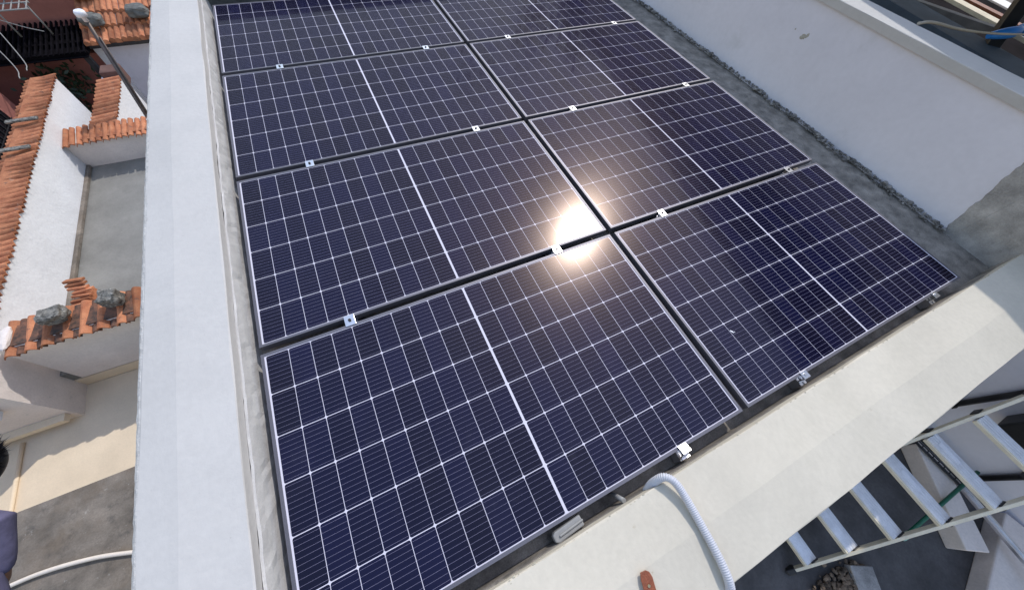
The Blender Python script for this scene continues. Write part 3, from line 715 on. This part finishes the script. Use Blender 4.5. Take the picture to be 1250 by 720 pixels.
# palm in the dark courtyard
pp = empty('courtyard_palm', (-4.75, 8.1, -6), 'dark spiky palm in the shaded courtyard behind the white wall', 'plant')
b = MB(); b.tube([(-4.75, 8.1, -6), (-4.78, 8.15, -4.4)], .07, 8); b.build('trunk', M['pole'], pp)
b = MB(); c = Vector((-4.78, 8.15, -4.3))
for i in range(46):
    a = random.uniform(0, 6.28); e = random.uniform(.1, 1.2); L_ = random.uniform(.45, .8); d = Vector((math.cos(a) * math.cos(e), math.sin(a) * math.cos(e), math.sin(e))); s_ = d.cross(Vector((0, 0, 1))).normalized() * .035
    m_ = c + d * L_ * .55; t_ = c + d * L_ + Vector((0, 0, -.2 * L_))
    b.face([c, m_ + s_, t_, m_ - s_])
b.build('fronds', M['leaf'], pp)
bs_ = empty('dark_bush', (-5.3, 9.1, -6), 'dark leafy bush hanging below the black pergola', 'plant')
b = MB(); b.tube([(-5.3, 9.15, -6), (-5.35, 9.1, -2.6)], .03, 8); b.build('stem', M['pole'], bs_)
b = MB()
for i in range(320):
    c = Vector((-5.35 + random.gauss(0, .2), 9.05 + random.gauss(0, .12), -2.65 + random.gauss(0, .18))); u = Vector([random.gauss(0, 1) for _ in range(3)]).normalized(); v = u.orthogonal().normalized()
    b.face([c - u * .06, c + v * .025, c + u * .06, c - v * .025])
b.build('leaves', M['leaf'], bs_)
# cables and rack in the corner
cb = [((-4.88, 8.93, -1.78), (-5.2, 9.12, -1.74), (-6.0, 9.5, -1.5)), ((-4.96, 7.82, -1.80), (-5.12, 8.3, -1.84), (-5.6, 9.5, -1.6)), ((-5.0, 7.6, -1.79), (-5.25, 8.25, -1.86), (-5.9, 9.6, -1.6))]
lbs = ['pale cable drooping across the black pergola', 'grey cable running past the end of the pergola, the inner one', 'grey cable running past the end of the pergola, the outer one']
for P, lb in zip(cb, lbs):
    b = MB(); b.tube(bez(P, 8), .006, 6); tag(b.build('overhead_cable', M['grey_plastic']), lb, 'cable', 'cables in the top left corner')
b = MB()
for i in range(6):
    b.tube([(-5.0 - i * .09, 9.62, -1.58), (-4.93 - i * .09, 9.12, -1.56)], .009, 6)
b.tube([(-5.5, 9.62, -1.58), (-4.96, 9.63, -1.58)], .012, 6); b.tube([(-5.42, 9.12, -1.56), (-4.9, 9.13, -1.56)], .012, 6)
for x in (-5.40, -5.0): b.tube([(x, 9.4, -2.0), (x, 9.4, -1.565)], .012, 6)
b.tube([(-5.46, 9.4, -1.57), (-4.94, 9.4, -1.57)], .012, 6)
tag(b.build('drying_rack', M['grey_plastic']), 'grey metal rack standing on the black pergola in the corner', 'rack')

# ------------------------------------------------------------------ person bending over at the left edge
pe_ = empty('person', (-3.67, .2, -2.0), 'person with black hair and lilac shirt bending over at the left edge', 'person')
def skin(name, verts, edges, radii, m, root=0, sub=2):
    me = bpy.data.meshes.new(name); me.from_pydata(verts, edges, []); o = bpy.data.objects.new(name, me); C.objects.link(o)
    md = o.modifiers.new('skin', 'SKIN'); md.use_smooth_shade = True
    for i, r in enumerate(radii):
        me.skin_vertices[0].data[i].radius = (r, r) if not isinstance(r, tuple) else r
    me.skin_vertices[0].data[root].use_root = True
    s = o.modifiers.new('sub', 'SUBSURF'); s.levels = s.render_levels = sub
    me.materials.append(m); o.parent = pe_; o.matrix_parent_inverse = Matrix.Translation(pe_.location).inverted(); return o
px, py = -3.60, .62
V = [(px, py, -1.06), (px - .02, py + .2, -1.0), (px - .03, py + .42, -.92), (px - .02, py + .58, -.88), (px - .01, py + .70, -.89), (px + .01, py + .85, -.92), (px + .01, py + .95, -.97),
     (px - .21, py + .55, -.92), (px - .45, py + .68, -1.1), (px - .62, py + .86, -1.3), (px - .66, py + .93, -1.36),
     (px + .12, py + .52, -.93), (px + .04, py + .27, -1.08), (px - .2, py + .45, -1.25), (px - .26, py + .5, -1.28),
     (px - .1, py - .04, -1.1), (px - .12, py - .24, -1.53), (px - .12, py - .46, -1.92), (px - .12, py - .32, -1.96),
     (px + .08, py - .04, -1.1), (px + .08, py - .24, -1.53), (px + .08, py - .46, -1.92), (px + .08, py - .32, -1.96)]
E2 = [(0, 1), (1, 2), (2, 3), (3, 4), (4, 5), (5, 6), (3, 7), (7, 8), (8, 9), (9, 10), (3, 11), (11, 12), (12, 13), (13, 14), (0, 15), (15, 16), (16, 17), (17, 18), (0, 19), (19, 20), (20, 21), (21, 22)]
Rr = [.14, .125, .13, .12, .058, .095, .08, .065, .048, .036, .035, .065, .048, .036, .035, .09, .06, .042, .035, .09, .06, .042, .035]
body = skin('body', V, E2, Rr, M['skin'])
shirt = skin('shirt', [(px, py + .04, -1.05), (px - .02, py + .2, -1.0), (px - .03, py + .42, -.92), (px - .03, py + .6, -.88), V[7], tuple(Vector(V[7]).lerp(Vector(V[8]), .75)), V[11], tuple(Vector(V[11]).lerp(Vector(V[12]), .9)), (px - .015, py + .67, -.88)],
             [(0, 1), (1, 2), (2, 3), (3, 4), (4, 5), (3, 6), (6, 7), (3, 8)], [.165, .15, .158, .135, .088, .07, .088, .068, .078], M['lilac'])
skin('trousers', [V[0], V[15], V[16], V[17], V[19], V[20], V[21]], [(0, 1), (1, 2), (2, 3), (0, 4), (4, 5), (5, 6)], [.155, .105, .075, .055, .105, .075, .055], M['jeans'])
b = MB(); hc = Vector((px + .02, py + .87, -.89))
b.rock(tuple(hc), (.112, .14, .105), 4, 4, .05, .04); 
for i in range(2600):
    d = Vector([random.gauss(0, 1) for _ in range(3)]).normalized(); d.z = abs(d.z) * .8
    p = hc + Vector((d.x * .112, d.y * .14, d.z * .105)); t_ = p + d * .03 + Vector((random.gauss(0, .015), random.gauss(0, .015), 0)); s_ = d.orthogonal().normalized() * .004
    b.face([p - s_, p + s_, t_])
b.build('hair', M['hair'], pe_, smooth=True)
for s in (-1, 1):
    b = MB(); b.rock((px - .02 + s * .10, py - .38, -1.965), (.05, .13, .035), 2, 2, .1); b.build('shoe', M['black'], pe_, smooth=True)
for k in (10, 14):
    h0 = Vector(V[k]); d = (Vector(V[k]) - Vector(V[k - 1])).normalized(); sd = d.cross(Vector((0, 0, 1))).normalized()
    for i in range(5):
        off = sd * (.03 - .015 * i); L_ = (.05, .075, .085, .078, .06)[i]
        dr = d if i else (d + sd * .8).normalized()
        b = MB(); b.tube([h0 + off * .8, h0 + off + dr * (.03 + L_ * .5), h0 + off + dr * (.03 + L_) + Vector((0, 0, -.02))], .009, 8, rfun=lambda q: (.010, .009, .006)[q]); b.build('finger', M['skin'], body)

for o in sc.objects:
    if '_local' in o: del o['_local']
